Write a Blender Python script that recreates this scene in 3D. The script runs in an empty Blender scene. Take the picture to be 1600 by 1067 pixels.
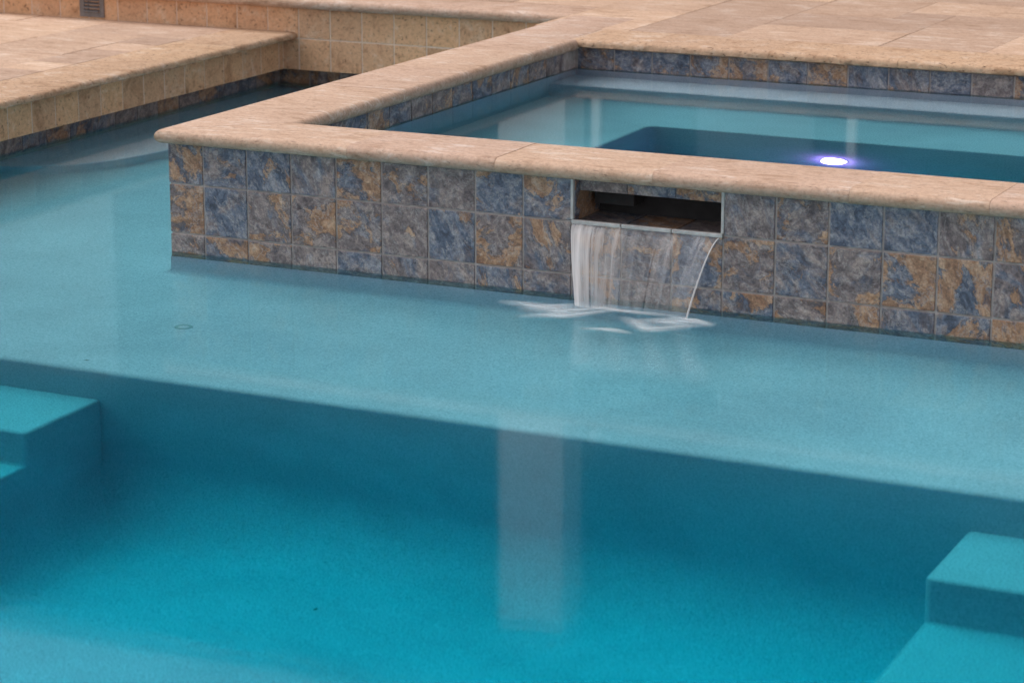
import bpy, bmesh, math, random
from mathutils import Vector, noise as mnoise

random.seed(7)
R = math.radians
U = 0.1556            # one tile pitch in metres; all coordinates below are in tile pitches
ZW = -0.385           # pool water level in tile pitches (0 = second tile joint of the spa wall)
scene = bpy.context.scene
col = scene.collection

# ------------------------------------------------------------------ camera
cam_d = bpy.data.cameras.new('camera')
cam = bpy.data.objects.new('camera', cam_d)
col.objects.link(cam)
cam.location = (27.982 * U, -44.011 * U, (10.904 - ZW) * U)
cam.rotation_euler = (R(90 - 14.159), 0, R(25.729))
cam_d.sensor_fit = 'HORIZONTAL'
cam_d.sensor_width = 36
cam_d.lens = 4158.6 / 1600 * 36
cam_d.clip_start = 0.1
cam_d.clip_end = 2000
cam_d.dof.use_dof = True
cam_d.dof.focus_distance = 8.1
cam_d.dof.aperture_fstop = 5.6
scene.camera = cam

# ------------------------------------------------------------------ sky and sun
SUN_EL, SUN_AZ = 56.0, 268.0          # soft light from high on the left
world = bpy.data.worlds.new('World')
scene.world = world
world.use_nodes = True
wn = world.node_tree
wn.nodes.clear()
sky = wn.nodes.new('ShaderNodeTexSky')
sky.sky_type = 'NISHITA'
sky.sun_disc = False
sky.sun_elevation = R(SUN_EL)
sky.sun_rotation = R(SUN_AZ)
sky.air_density = 1.0
sky.dust_density = 1.5
hs = wn.nodes.new('ShaderNodeHueSaturation')
hs.inputs['Saturation'].default_value = 0.24
bg = wn.nodes.new('ShaderNodeBackground')
bg.inputs['Strength'].default_value = 0.13
wo = wn.nodes.new('ShaderNodeOutputWorld')
wn.links.new(sky.outputs[0], hs.inputs['Color'])
wn.links.new(hs.outputs[0], bg.inputs['Color'])
wn.links.new(bg.outputs[0], wo.inputs['Surface'])

sun_d = bpy.data.lights.new('sun', 'SUN')
sun_d.energy = 2.0
sun_d.angle = R(50)
sun_d.color = (1.0, 0.95, 0.92)
sun = bpy.data.objects.new('sun', sun_d)
col.objects.link(sun)
sun.location = (-3, -12, 12)
sd = Vector((math.sin(R(SUN_AZ)) * math.cos(R(SUN_EL)), math.cos(R(SUN_AZ)) * math.cos(R(SUN_EL)), math.sin(R(SUN_EL))))
sun.rotation_euler = sd.to_track_quat('Z', 'Y').to_euler()

scene.view_settings.view_transform = 'Standard'
scene.view_settings.look = 'None'
scene.view_settings.gamma = 1.0
scene.view_settings.use_curve_mapping = False
scene.view_settings.exposure = 0.52
scene.render.engine = 'CYCLES'
scene.cycles.max_bounces = 10
scene.cycles.diffuse_bounces = 4
scene.cycles.glossy_bounces = 4
scene.cycles.transmission_bounces = 8
scene.cycles.transparent_max_bounces = 16
scene.cycles.caustics_refractive = True
scene.cycles.caustics_reflective = True
scene.cycles.use_denoising = True


# ------------------------------------------------------------------ node helpers
class NT:
    def __init__(self, name):
        self.m = bpy.data.materials.new(name)
        self.m.use_nodes = True
        self.t = self.m.node_tree
        self.t.nodes.clear()
        self.out = self.t.nodes.new('ShaderNodeOutputMaterial')

    def n(self, kind, props=None, **inp):
        nd = self.t.nodes.new('ShaderNode' + kind)
        for k, v in (props or {}).items():
            setattr(nd, k, v)
        for k, v in inp.items():
            self.set(nd, k, v)
        return nd

    def set(self, nd, k, v):
        if isinstance(k, str) and k.startswith('i') and k[1:].isdigit():
            s = nd.inputs[int(k[1:])]
        else:
            s = nd.inputs[k.replace('_', ' ')]
        if isinstance(v, bpy.types.NodeSocket):
            self.t.links.new(v, s)
        else:
            s.default_value = v

    def math(self, op, a, b=0.0, c=None):
        nd = self.n('Math', {'operation': op}, i0=a, i1=b)
        if c is not None:
            self.set(nd, 'i2', c)
        return nd.outputs[0]

    def ramp(self, fac, stops, interp='LINEAR'):
        nd = self.n('ValToRGB', i0=fac)
        cr = nd.color_ramp
        cr.interpolation = interp
        while len(cr.elements) < len(stops):
            cr.elements.new(0.5)
        for e, (p, c) in zip(cr.elements, stops):
            e.position = p
            e.color = (*c, 1) if len(c) == 3 else c
        return nd.outputs[0]

    def mix(self, fac, a, b, mode='MIX'):
        nd = self.n('Mix', {'data_type': 'RGBA', 'blend_type': mode})
        for s, v in ((nd.inputs[0], fac), (nd.inputs[6], a), (nd.inputs[7], b)):
            if isinstance(v, bpy.types.NodeSocket):
                self.t.links.new(v, s)
            else:
                s.default_value = (*v, 1) if isinstance(v, tuple) and len(v) == 3 else v
        return nd.outputs[2]

    def noise(self, vec, scale, detail=4.0, rough=0.55, dist=0.0):
        nd = self.n('TexNoise', Scale=scale, Detail=detail, Roughness=rough, Distortion=dist)
        if vec is not None:
            self.set(nd, 'Vector', vec)
        return nd.outputs[0]

    def piece_coords(self, stretch=(1, 1, 1)):
        """object space of each piece, shifted by the piece's own random number"""
        tc = self.n('TexCoord')
        oi = self.n('ObjectInfo')
        r = oi.outputs['Random']
        sh = self.n('CombineXYZ', X=self.math('MULTIPLY', r, 37.0), Y=self.math('MULTIPLY', r, 91.0), Z=self.math('MULTIPLY', r, 53.0))
        sc = self.n('VectorMath', {'operation': 'MULTIPLY'}, i0=tc.outputs['Object'], i1=stretch)
        ad = self.n('VectorMath', {'operation': 'ADD'}, i0=sc.outputs[0], i1=sh.outputs[0])
        return ad.outputs[0], r

    def principled(self, color, rough=0.6, height=None, bump=0.3, dist=0.002, spec=0.5):
        p = self.n('BsdfPrincipled')
        self.set(p, 'Base Color', color if isinstance(color, bpy.types.NodeSocket) else (*color, 1))
        self.set(p, 'Roughness', rough)
        self.set(p, 'Specular IOR Level', spec)
        if height is not None:
            b = self.n('Bump', Strength=bump, Distance=dist, Height=height)
            self.t.links.new(b.outputs[0], p.inputs['Normal'])
        self.t.links.new(p.outputs[0], self.out.inputs['Surface'])
        return self.m


def mat_slate():
    t = NT('slate_tile')
    v, r = t.piece_coords()
    r2 = t.math('FRACT', t.math('MULTIPLY', r, 17.31))
    r3 = t.math('FRACT', t.math('MULTIPLY', r, 71.7))
    rot = t.n('VectorRotate', {'rotation_type': 'AXIS_ANGLE'}, Vector=v, Axis=(0.7, 0.7, 0.15), Angle=t.math('ADD', 0.5, t.math('MULTIPLY', r2, 1.3)))
    sv = t.n('VectorMath', {'operation': 'MULTIPLY'}, i0=rot.outputs[0], i1=(1.3, 1.3, 0.48)).outputs[0]
    warp = t.n('TexNoise', Vector=sv, Scale=11.0, Detail=5.0, Roughness=0.62)
    wv = t.n('VectorMath', {'operation': 'MULTIPLY_ADD'}, i0=warp.outputs['Color'], i1=(0.10, 0.10, 0.10), i2=sv).outputs[0]
    tone = t.noise(wv, 24.0, 8.0, 0.70, 0.3)         # slate body, light and dark clouds
    rust = t.noise(wv, 8.0, 8.0, 0.66, 0.4)          # rust patches with crisp rims
    mauve = t.noise(sv, 13.0, 7.0, 0.68, 0.8)
    vein = t.noise(wv, 12.0, 6.0, 0.62, 0.3)
    fine = t.noise(v, 95.0, 5.0, 0.8, 0.4)
    c = t.ramp(tone, [(0.33, (0.035, 0.040, 0.058)), (0.42, (0.062, 0.076, 0.115)), (0.50, (0.108, 0.124, 0.172)), (0.57, (0.185, 0.185, 0.215)), (0.68, (0.30, 0.285, 0.295))])
    mf = t.math('ADD', mauve, t.math('MULTIPLY', t.math('SUBTRACT', r3, 0.5), 0.28))
    c = t.mix(t.ramp(mf, [(0.42, (0, 0, 0)), (0.56, (0.85, 0.85, 0.85))]), c, t.ramp(tone, [(0.32, (0.075, 0.055, 0.056)), (0.5, (0.185, 0.135, 0.125)), (0.66, (0.35, 0.27, 0.235))]))
    k = t.math('ADD', rust, t.math('MULTIPLY', t.math('SUBTRACT', r, 0.50), 0.20))
    rim = t.ramp(k, [(0.535, (0, 0, 0)), (0.56, (0.8, 0.8, 0.8)), (0.575, (0, 0, 0))])
    c = t.mix(rim, c, (0.045, 0.043, 0.055))
    rc = t.ramp(tone, [(0.32, (0.13, 0.066, 0.042)), (0.48, (0.29, 0.15, 0.078)), (0.60, (0.40, 0.245, 0.15)), (0.70, (0.42, 0.315, 0.245))])
    c = t.mix(t.ramp(k, [(0.555, (0, 0, 0)), (0.585, (0.9, 0.9, 0.9)), (0.68, (0.9, 0.9, 0.9)), (0.74, (0.2, 0.2, 0.2))]), c, rc)
    vl = t.math('ABSOLUTE', t.math('SUBTRACT', vein, 0.5))
    c = t.mix(t.ramp(vl, [(0.0, (0.6, 0.6, 0.6)), (0.02, (0, 0, 0))]), c, (0.31, 0.28, 0.275))
    lt = t.ramp(fine, [(0.28, (0.45, 0.45, 0.46)), (0.5, (1.14, 1.12, 1.10)), (0.72, (1.78, 1.72, 1.66))])
    c = t.mix(1.0, c, lt, 'MULTIPLY')
    h = t.math('ADD', t.math('MULTIPLY', tone, 0.9), t.math('MULTIPLY', fine, 0.25))
    rg = t.math('ADD', 0.40, t.math('MULTIPLY', fine, 0.25))
    return t.principled(c, rg, h, 0.8, 0.005)


def mat_travertine(name, dark, base, light, stretch, bump=0.35, var=0.16, rough=0.72, pits=1.0):
    t = NT(name)
    v, r = t.piece_coords(stretch)
    v2, _ = t.piece_coords()
    band = t.noise(v, 13.0, 7.0, 0.66, 0.8)
    cloud = t.noise(v2, 4.0, 4.0, 0.55, 0.5)
    fine = t.noise(v2, 85.0, 6.0, 0.75)
    k = t.math('ADD', t.math('MULTIPLY', band, 0.65), t.math('MULTIPLY', cloud, 0.35))
    c = t.ramp(k, [(0.36, dark), (0.47, base), (0.53, base), (0.63, light)])
    tone = t.math('ADD', 1.0 - var * 0.5, t.math('MULTIPLY', r, var))
    tv = t.n('CombineColor', Red=tone, Green=tone, Blue=t.math('MULTIPLY', tone, t.math('SUBTRACT', 1.03, t.math('MULTIPLY', r, 0.06))))
    c = t.mix(1.0, c, tv.outputs[0], 'MULTIPLY')
    sp = t.ramp(fine, [(0.28, (0.70, 0.68, 0.66)), (0.5, (1, 1, 1)), (0.75, (1.18, 1.18, 1.18))])
    c = t.mix(1.0, c, sp, 'MULTIPLY')
    pit = t.noise(v, 60.0, 3.0, 0.6, 0.3)
    pm = t.ramp(pit, [(0.32, (1, 1, 1)), (0.40, (0, 0, 0))])
    c = t.mix(t.math('MULTIPLY', pm, 0.65 * pits), c, tuple(x * 0.5 for x in dark))
    h = t.math('SUBTRACT', t.math('ADD', t.math('MULTIPLY', fine, 0.25), t.math('MULTIPLY', band, 0.5)), t.math('MULTIPLY', pm, 0.6 * pits))
    return t.principled(c, rough, h, bump, 0.003, 0.35)


def mat_plain(name, color, rough=0.7, var=0.15, scale=25.0, bump=0.2, dist=0.002, metal=0.0, spec=0.4):
    t = NT(name)
    tc = t.n('TexCoord')
    a = t.noise(tc.outputs['Object'], scale, 5.0, 0.6)
    c = t.ramp(a, [(0.3, tuple(x * (1 - var) for x in color)), (0.7, tuple(min(1, x * (1 + var)) for x in color))])
    m = t.principled(c, rough, a, bump, dist, spec)
    if metal:
        for nd in t.t.nodes:
            if nd.type == 'BSDF_PRINCIPLED':
                nd.inputs['Metallic'].default_value = metal
    return m


def mat_plaster():
    t = NT('pool_plaster')
    tc = t.n('TexCoord')
    o = tc.outputs['Object']
    cloud = t.noise(o, 1.6, 5.0, 0.6, 0.4)
    fine = t.noise(o, 160.0, 3.0, 0.7)
    c = t.ramp(cloud, [(0.32, (0.57, 0.44, 0.51)), (0.68, (0.71, 0.55, 0.63))])
    sp = t.ramp(fine, [(0.30, (0.70, 0.71, 0.73)), (0.5, (1, 1, 1)), (0.72, (1.26, 1.25, 1.24))])
    c = t.mix(1.0, c, sp, 'MULTIPLY')
    return t.principled(c, 0.85, fine, 0.25, 0.002, 0.2)


def mat_water(name, dens, color, ripple, mirror=1.3):
    t = NT(name)
    tc = t.n('TexCoord')
    mp = t.n('Mapping', Vector=tc.outputs['Object'], Scale=(1.0, 2.2, 1.0), Rotation=(0, 0, R(-12)))
    b = t.noise(mp.outputs[0], 9.0, 2.0, 0.5, 0.4)
    # livelier water round the foot of the waterfall
    dv = t.n('VectorMath', {'operation': 'DISTANCE'}, i0=tc.outputs['Object'], i1=(9.5 * U, -1.0 * U, 0))
    near = t.n('MapRange', {'clamp': True, 'interpolation_type': 'SMOOTHSTEP'}, i0=dv.outputs['Value'], i1=0.0, i2=1.1, i3=1.0, i4=0.0).outputs[0]
    a = t.noise(mp.outputs[0], 2.2, 2.0, 0.5, 0.8)
    h = t.math('ADD', t.math('MULTIPLY', a, 0.25), t.math('MULTIPLY', b, t.math('ADD', 0.02, t.math('MULTIPLY', near, ripple))))
    bp = t.n('Bump', Strength=1.0, Distance=0.0016, Height=h)
    # ripples blur the mirror image much more than the view through the surface
    fr = t.n('Fresnel', IOR=1.333)
    k = t.math('POWER', fr.outputs[0], mirror)
    rf = t.n('BsdfRefraction', Color=(1, 1, 1, 1), Roughness=0.02, IOR=1.333, Normal=bp.outputs[0])
    gl = t.n('BsdfGlossy', Color=(1, 1, 1, 1), Roughness=t.math('ADD', 0.055, t.math('MULTIPLY', near, 0.14 * ripple)), Normal=bp.outputs[0])
    g = t.n('MixShader', i0=k, i1=rf.outputs[0], i2=gl.outputs[0])
    va = t.n('VolumeAbsorption', Color=(*color, 1), Density=dens)
    t.t.links.new(g.outputs[0], t.out.inputs['Surface'])
    t.t.links.new(va.outputs[0], t.out.inputs['Volume'])
    return t.m


def mat_fall():
    """thin aerated sheet of falling water: clear film with white streaks along the flow (UV x across, y down)"""
    t = NT('falling_water')
    uv = t.n('UVMap').outputs[0]
    mp = t.n('Mapping', Vector=uv, Scale=(26.0, 0.8, 1.0))
    a = t.noise(mp.outputs[0], 1.0, 5.0, 0.65, 0.25)
    mp2 = t.n('Mapping', Vector=uv, Scale=(7.0, 0.5, 1.0), Location=(3.3, 1.7, 0))
    b = t.noise(mp2.outputs[0], 1.0, 3.0, 0.5, 0.2)
    s = t.n('SeparateXYZ', Vector=uv)
    left = t.n('MapRange', {'clamp': True}, i0=s.outputs[0], i1=0.04, i2=0.42, i3=0.26, i4=-0.04).outputs[0]
    top = t.n('MapRange', {'clamp': True}, i0=s.outputs[1], i1=0.0, i2=0.10, i3=-0.25, i4=0.0).outputs[0]
    k = t.math('ADD', t.math('ADD', t.math('MULTIPLY', a, 0.75), t.math('MULTIPLY', b, 0.55)), t.math('ADD', left, top))
    f = t.ramp(k, [(0.46, (0.04, 0.04, 0.04)), (0.66, (0.17, 0.17, 0.17)), (0.86, (0.47, 0.47, 0.47)), (1.0, (0.74, 0.74, 0.74))])
    tr = t.n('BsdfTransparent')
    gl = t.n('BsdfGlossy', Roughness=0.15)
    df = t.n('BsdfDiffuse', Color=(0.76, 0.71, 0.70, 1))
    tl = t.n('BsdfTranslucent', Color=(0.80, 0.78, 0.79, 1))
    m1 = t.n('MixShader', i0=0.12, i1=df.outputs[0], i2=tl.outputs[0])
    fr = t.n('Fresnel', IOR=1.33)
    m0 = t.n('MixShader', i0=t.math('MULTIPLY', fr.outputs[0], 0.10), i1=tr.outputs[0], i2=gl.outputs[0])
    m2 = t.n('MixShader', i0=f, i1=m0.outputs[0], i2=m1.outputs[0])
    t.t.links.new(m2.outputs[0], t.out.inputs['Surface'])
    return t.m


def mat_foam():
    t = NT('foam')
    uv = t.n('UVMap').outputs[0]
    s = t.n('SeparateXYZ', Vector=uv)
    # UV x along the swirl, y across; frays to nothing at the rim
    ex = t.math('SUBTRACT', 1.0, t.math('POWER', t.math('ABSOLUTE', t.math('SUBTRACT', t.math('MULTIPLY', s.outputs[0], 2.0), 1.0)), 2.0))
    ey = t.math('SUBTRACT', 1.0, t.math('POWER', t.math('ABSOLUTE', t.math('SUBTRACT', t.math('MULTIPLY', s.outputs[1], 2.0), 1.0)), 1.4))
    mp = t.n('Mapping', Vector=uv, Scale=(2.5, 7.0, 1.0))
    a = t.noise(mp.outputs[0], 1.3, 4.0, 0.6, 0.6)
    f = t.math('MULTIPLY', t.math('MULTIPLY', ex, ey), t.n('MapRange', {'clamp': True}, i0=a, i1=0.26, i2=0.78, i3=0.05, i4=0.6).outputs[0])
    tr = t.n('BsdfTransparent')
    df = t.n('BsdfDiffuse', Color=(0.80, 0.81, 0.83, 1))
    m2 = t.n('MixShader', i0=f, i1=tr.outputs[0], i2=df.outputs[0])
    t.t.links.new(m2.outputs[0], t.out.inputs['Surface'])
    return t.m


def mat_emit(name, color, strength):
    t = NT(name)
    e = t.n('Emission', Color=(*color, 1), Strength=strength)
    t.t.links.new(e.outputs[0], t.out.inputs['Surface'])
    return t.m


def mat_deckfar():
    t = NT('travertine_paving_far')
    tc = t.n('TexCoord')
    br = t.n('TexBrick', Vector=tc.outputs['Object'], Scale=2.4, Color1=(0.56, 0.42, 0.31, 1), Color2=(0.46, 0.33, 0.23, 1), Mortar=(0.40, 0.31, 0.24, 1))
    br.inputs['Mortar Size'].default_value = 0.006
    a = t.noise(tc.outputs['Object'], 12.0, 6.0, 0.6)
    c = t.mix(1.0, br.outputs[0], t.ramp(a, [(0.3, (0.85, 0.85, 0.85)), (0.7, (1.12, 1.12, 1.12))]), 'MULTIPLY')
    return t.principled(c, 0.75, a, 0.2, 0.003, 0.3)


M = {}
M['slate'] = mat_slate()
M['coping'] = mat_travertine('travertine_coping', (0.335, 0.200, 0.126), (0.478, 0.316, 0.228), (0.58, 0.445, 0.365), (0.7, 3.0, 3.0), 0.35, 0.045)
M['copingY'] = mat_travertine('travertine_coping_length', (0.335, 0.200, 0.126), (0.478, 0.316, 0.228), (0.58, 0.445, 0.365), (0.7, 2.4, 3.0), 0.35, 0.08)
M['paver'] = mat_travertine('travertine_paver', (0.33, 0.198, 0.124), (0.475, 0.314, 0.222), (0.605, 0.455, 0.36), (0.6, 2.6, 2.6), 0.3, 0.40)
M['edge'] = mat_travertine('travertine_rough_edge', (0.34, 0.195, 0.11), (0.475, 0.305, 0.195), (0.56, 0.41, 0.31), (1.0, 1.6, 2.0), 0.7, 0.12, 0.85, 1.6)
M['walltile'] = mat_travertine('travertine_wall_tile', (0.46, 0.242, 0.126), (0.67, 0.385, 0.222), (0.74, 0.505, 0.34), (1.2, 1.2, 1.2), 0.5, 0.16, 0.8, 1.3)
M['grout'] = mat_plain('grout_slate', (0.36, 0.30, 0.28), 0.9, 0.25, 40)
M['groutw'] = mat_plain('grout_travertine', (0.71, 0.54, 0.42), 0.9, 0.15, 40)
M['bed'] = mat_plain('bedding_mortar', (0.50, 0.345, 0.25), 0.95, 0.15, 40)
M['plaster'] = mat_plaster()
M['pool_water'] = mat_water('pool_water', 1.75, (0.0, 0.962, 0.988), 1.0)
M['spa_water'] = mat_water('spa_water', 1.35, (0.0, 0.87, 0.90), 0.0, 1.65)
M['fall'] = mat_fall()
M['foam'] = mat_foam()
M['trim'] = mat_plain('satin_trim', (0.44, 0.42, 0.405), 0.4, 0.22, 30, 0.05)
M['bronze'] = mat_plain('grey_bronze', (0.17, 0.145, 0.14), 0.45, 0.2, 60, 0.2, spec=0.5)
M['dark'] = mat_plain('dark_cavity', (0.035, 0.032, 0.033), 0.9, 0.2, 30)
M['lamp'] = mat_emit('lit_lens', (0.85, 0.19, 0.66), 24.0)
M['bezel'] = mat_plain('lamp_bezel', (0.6, 0.6, 0.62), 0.4, 0.05, 30, 0.05)
M['deckfar'] = mat_deckfar()
M['ground'] = mat_plain('lawn_ground', (0.09, 0.11, 0.05), 0.95, 0.35, 3.0, 0.5, 0.02)
M['stucco_white'] = mat_plain('stucco_white', (0.74, 0.72, 0.70), 0.85, 0.05, 40, 0.2)
M['stucco'] = mat_plain('stucco_brown', (0.17, 0.13, 0.10), 0.9, 0.12, 30, 0.2)
M['veil'] = mat_plain('stucco_pale', (0.62, 0.58, 0.54), 0.9, 0.08, 30, 0.2)
M['wood'] = mat_plain('dark_wood', (0.055, 0.04, 0.03), 0.8, 0.25, 12, 0.2)
M['roof'] = mat_plain('roof_tile', (0.16, 0.09, 0.06), 0.85, 0.25, 8, 0.3)
M['doorpale'] = mat_plain('pale_door', (0.42, 0.40, 0.40), 0.5, 0.05, 10, 0.05)
M['ring'] = mat_plain('grey_plastic', (0.34, 0.34, 0.36), 0.6, 0.1, 40)
M['leaf'] = mat_plain('leaf_fragment', (0.10, 0.06, 0.03), 0.8, 0.3, 60)


# ------------------------------------------------------------------ mesh helpers
def P(x, y, z):
    return (x * U, y * U, (z - ZW) * U)


class MB:
    def __init__(self):
        self.v, self.f = [], []

    def add(self, vs, fs):
        o = len(self.v)
        self.v += vs
        self.f += [tuple(i + o for i in f) for f in fs]

    def box(self, x0, x1, y0, y1, z0, z1):
        self.add([(x0, y0, z0), (x1, y0, z0), (x1, y1, z0), (x0, y1, z0), (x0, y0, z1), (x1, y0, z1), (x1, y1, z1), (x0, y1, z1)],
                 [(0, 3, 2, 1), (4, 5, 6, 7), (0, 1, 5, 4), (1, 2, 6, 5), (2, 3, 7, 6), (3, 0, 4, 7)])

    def quad(self, a, b, c, d):
        self.add([a, b, c, d], [(0, 1, 2, 3)])

    def sweep(self, path, prof, closed=False):
        """path: list of (x, y); prof: list of (offset to the left of travel, z); mitred corners"""
        n = len(path)
        rings = []
        for i, p in enumerate(path):
            p = Vector(p)
            a = Vector(path[i - 1]) if (i > 0 or closed) else None
            b = Vector(path[(i + 1) % n]) if (i < n - 1 or closed) else None
            d1 = (p - a).normalized() if a is not None else None
            d2 = (b - p).normalized() if b is not None else None
            if d1 is None: d1 = d2
            if d2 is None: d2 = d1
            n1 = Vector((-d1.y, d1.x)); n2 = Vector((-d2.y, d2.x))
            m = (n1 + n2); m = m / max(1e-6, m.dot(n1))
            rings.append([(p.x + m.x * o, p.y + m.y * o, z) for o, z in prof])
        k = len(prof)
        vs = [v for r in rings for v in r]
        fs = []
        for i in range(n if closed else n - 1):
            j = (i + 1) % n
            for q in range(k - 1):
                fs.append((i * k + q, j * k + q, j * k + q + 1, i * k + q + 1))
        self.add(vs, fs)

    def mesh(self, name, conv=True, smooth=None, recalc=False):
        me = bpy.data.meshes.new(name)
        me.from_pydata([P(*v) for v in self.v] if conv else self.v, [], self.f)
        if recalc:
            bm = bmesh.new(); bm.from_mesh(me)
            bmesh.ops.remove_doubles(bm, verts=bm.verts, dist=1e-5)
            bmesh.ops.recalc_face_normals(bm, faces=bm.faces)
            bm.to_mesh(me); bm.free()
        me.update()
        if smooth is not None:
            me.shade_smooth()
            me.set_sharp_from_angle(angle=R(smooth))
        return me


def link(name, me, mat=None, parent=None, loc=None, rot=None):
    o = bpy.data.objects.new(name, me)
    col.objects.link(o)
    if mat is not None and me is not None and not me.materials:
        me.materials.append(mat)
    if parent is not None:
        o.parent = parent
    if loc is not None:
        o.location = loc
    if rot is not None:
        o.rotation_euler = rot
    return o


def tag(o, label=None, cat=None, group=None, kind=None):
    if label: o['label'] = label
    if cat: o['category'] = cat
    if group: o['group'] = group
    if kind: o['kind'] = kind
    return o


def empty(name):
    return link(name, None)


_tilecache = {}


def slab_mesh(sx, sy, sz, bev=0.0012, mat=None):
    """bevelled slab centred on its origin, metres"""
    key = (round(sx, 4), round(sy, 4), round(sz, 4), bev, mat.name)
    if key not in _tilecache:
        bm = bmesh.new()
        bmesh.ops.create_cube(bm, size=1.0)
        for v in bm.verts:
            v.co = Vector((v.co.x * sx, v.co.y * sy, v.co.z * sz))
        bmesh.ops.bevel(bm, geom=bm.edges[:], offset=min(bev, 0.4 * min(sx, sy, sz)), segments=1, profile=0.5, affect='EDGES')
        me = bpy.data.meshes.new('slab')
        bm.to_mesh(me); bm.free()
        me.materials.append(mat)
        _tilecache[key] = me
    return _tilecache[key]


def piece(name, x0, x1, y0, y1, z0, z1, mat, parent, bev=0.0012):
    me = slab_mesh((x1 - x0) * U, (y1 - y0) * U, (z1 - z0) * U, bev, mat)
    return link(name, me, None, parent, P((x0 + x1) / 2, (y0 + y1) / 2, (z0 + z1) / 2))


G = 0.02    # half grout joint


def tiles_x(parent, mat, xs, zs, yface, thick=0.06, name='tile', skip=None, sign=-1):
    """tiles on a wall facing sign*Y whose face lies at yface"""
    for i in range(len(xs) - 1):
        for j in range(len(zs) - 1):
            if skip and skip(i, j):
                continue
            dy = random.uniform(-0.006, 0.006)
            a, b = (yface + dy, yface + dy + thick) if sign < 0 else (yface - thick - dy, yface - dy)
            piece(name, xs[i] + G, xs[i + 1] - G, a, b, zs[j] + G, zs[j + 1] - G, mat, parent)


def tiles_y(parent, mat, ys, zs, xface, thick=0.06, name='tile', sign=1):
    """tiles on a wall facing sign*X whose face lies at xface"""
    for i in range(len(ys) - 1):
        for j in range(len(zs) - 1):
            dx = random.uniform(-0.006, 0.006)
            a, b = (xface - thick - dx, xface - dx) if sign > 0 else (xface + dx, xface + dx + thick)
            piece(name, a, b, ys[i] + G, ys[i + 1] - G, zs[j] + G, zs[j + 1] - G, mat, parent)


def bull_profile(v0, v1, zb, zt, seg=7, both=True):
    """(lateral, z) loop of a stone with half-round edges"""
    r = (zt - zb) / 2
    zc = (zt + zb) / 2
    pts = []
    for i in range(seg + 1):
        a = -math.pi / 2 + math.pi * i / seg
        pts.append((v1 - r + r * math.cos(a), zc + r * math.sin(a)))
    for i in range(seg + 1):
        a = math.pi / 2 + math.pi * i / seg
        pts.append((v0 + r + r * math.cos(a), zc + r * math.sin(a)))
    return pts


def coping_stone(axis, a0, a1, v0, v1, zb, zt, mat, parent, m0=None, m1=None, name='coping_stone'):
    """stone running along axis from a0 to a1; m0/m1: functions giving the end position for a lateral value (mitre)"""
    prof = bull_profile(v0, v1, zb, zt)
    n = len(prof)
    ca, cv, cz = (a0 + a1) / 2, (v0 + v1) / 2, (zb + zt) / 2
    vs = []
    for end in (0, 1):
        for (v, z) in prof:
            a = (m0(v) if m0 else a0) if end == 0 else (m1(v) if m1 else a1)
            vs.append(((a - ca) * U, (v - cv) * U, (z - cz) * U))
    fs = [(i, (i + 1) % n, n + (i + 1) % n, n + i) for i in range(n)]
    fs += [tuple(range(n - 1, -1, -1)), tuple(range(n, 2 * n))]
    if axis == 'Y':
        vs = [(y, x, z) for x, y, z in vs]
    mb = MB(); mb.v, mb.f = vs, fs
    me = mb.mesh('coping_stone', conv=False, recalc=True)
    me.shade_smooth(); me.set_sharp_from_angle(angle=R(40))
    loc = P(ca, cv, cz) if axis == 'X' else P(cv, ca, cz)
    return link(name, me, mat, parent, loc)


def rough_stone(axis, a0, a1, v0, v1, zb, zt, mat, parent, seed, sign=-1, name='coping_stone', amp=0.009):
    """thin stone with a rock-faced front edge at lateral v0 (front faces sign along lateral)"""
    na, nz = max(8, int((a1 - a0) * 12)), 3
    vs, fs = [], []
    rnd = random.Random(seed)
    depth = abs(v1 - v0)
    ca, cv, cz = (a0 + a1) / 2, (v0 + v1) / 2, (zb + zt) / 2
    rows = []
    # cross-section: back bottom, front bottom .. front top, top shoulder, back top
    sec = [(depth, 0.0, 0), (0.12, 0.0, 0)] + [(0.0, (q + 0.6) / (nz + 0.2), 1) for q in range(nz)] + [(0.09, 1.0, 0.35), (depth, 1.0, 0)]
    for i in range(na + 1):
        a = a0 + (a1 - a0) * i / na
        ring = []
        for (d, fz, w) in sec:
            jit = w * rnd.gauss(0, amp)
            if w and fz > 0.6: jit += 0.03
            dd = max(-0.06, d + jit)
            z = zb + (zt - zb) * fz + (w * rnd.gauss(0, amp * 0.4) if 0 < fz < 1 else 0)
            ring.append((a, v0 + (-sign) * dd, z))
        rows.append(ring)
    k = len(sec)
    for r_ in rows:
        for (a, v, z) in r_:
            p = ((a - ca) * U, (v - cv) * U, (z - cz) * U)
            vs.append(p if axis == 'X' else (p[1], p[0], p[2]))
    for i in range(na):
        for q in range(k - 1):
            fs.append((i * k + q, (i + 1) * k + q, (i + 1) * k + q + 1, i * k + q + 1))
        fs.append((i * k + k - 1, (i + 1) * k + k - 1, (i + 1) * k, i * k))
    fs += [tuple(range(k)), tuple(na * k + q for q in range(k - 1, -1, -1))]
    mb = MB(); mb.v, mb.f = vs, fs
    me = mb.mesh('rough_stone', conv=False, recalc=True)
    me.shade_smooth(); me.set_sharp_from_angle(angle=R(50))
    loc = P(ca, cv, cz) if axis == 'X' else P(cv, ca, cz)
    return link(name, me, mat, parent, loc)


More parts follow.
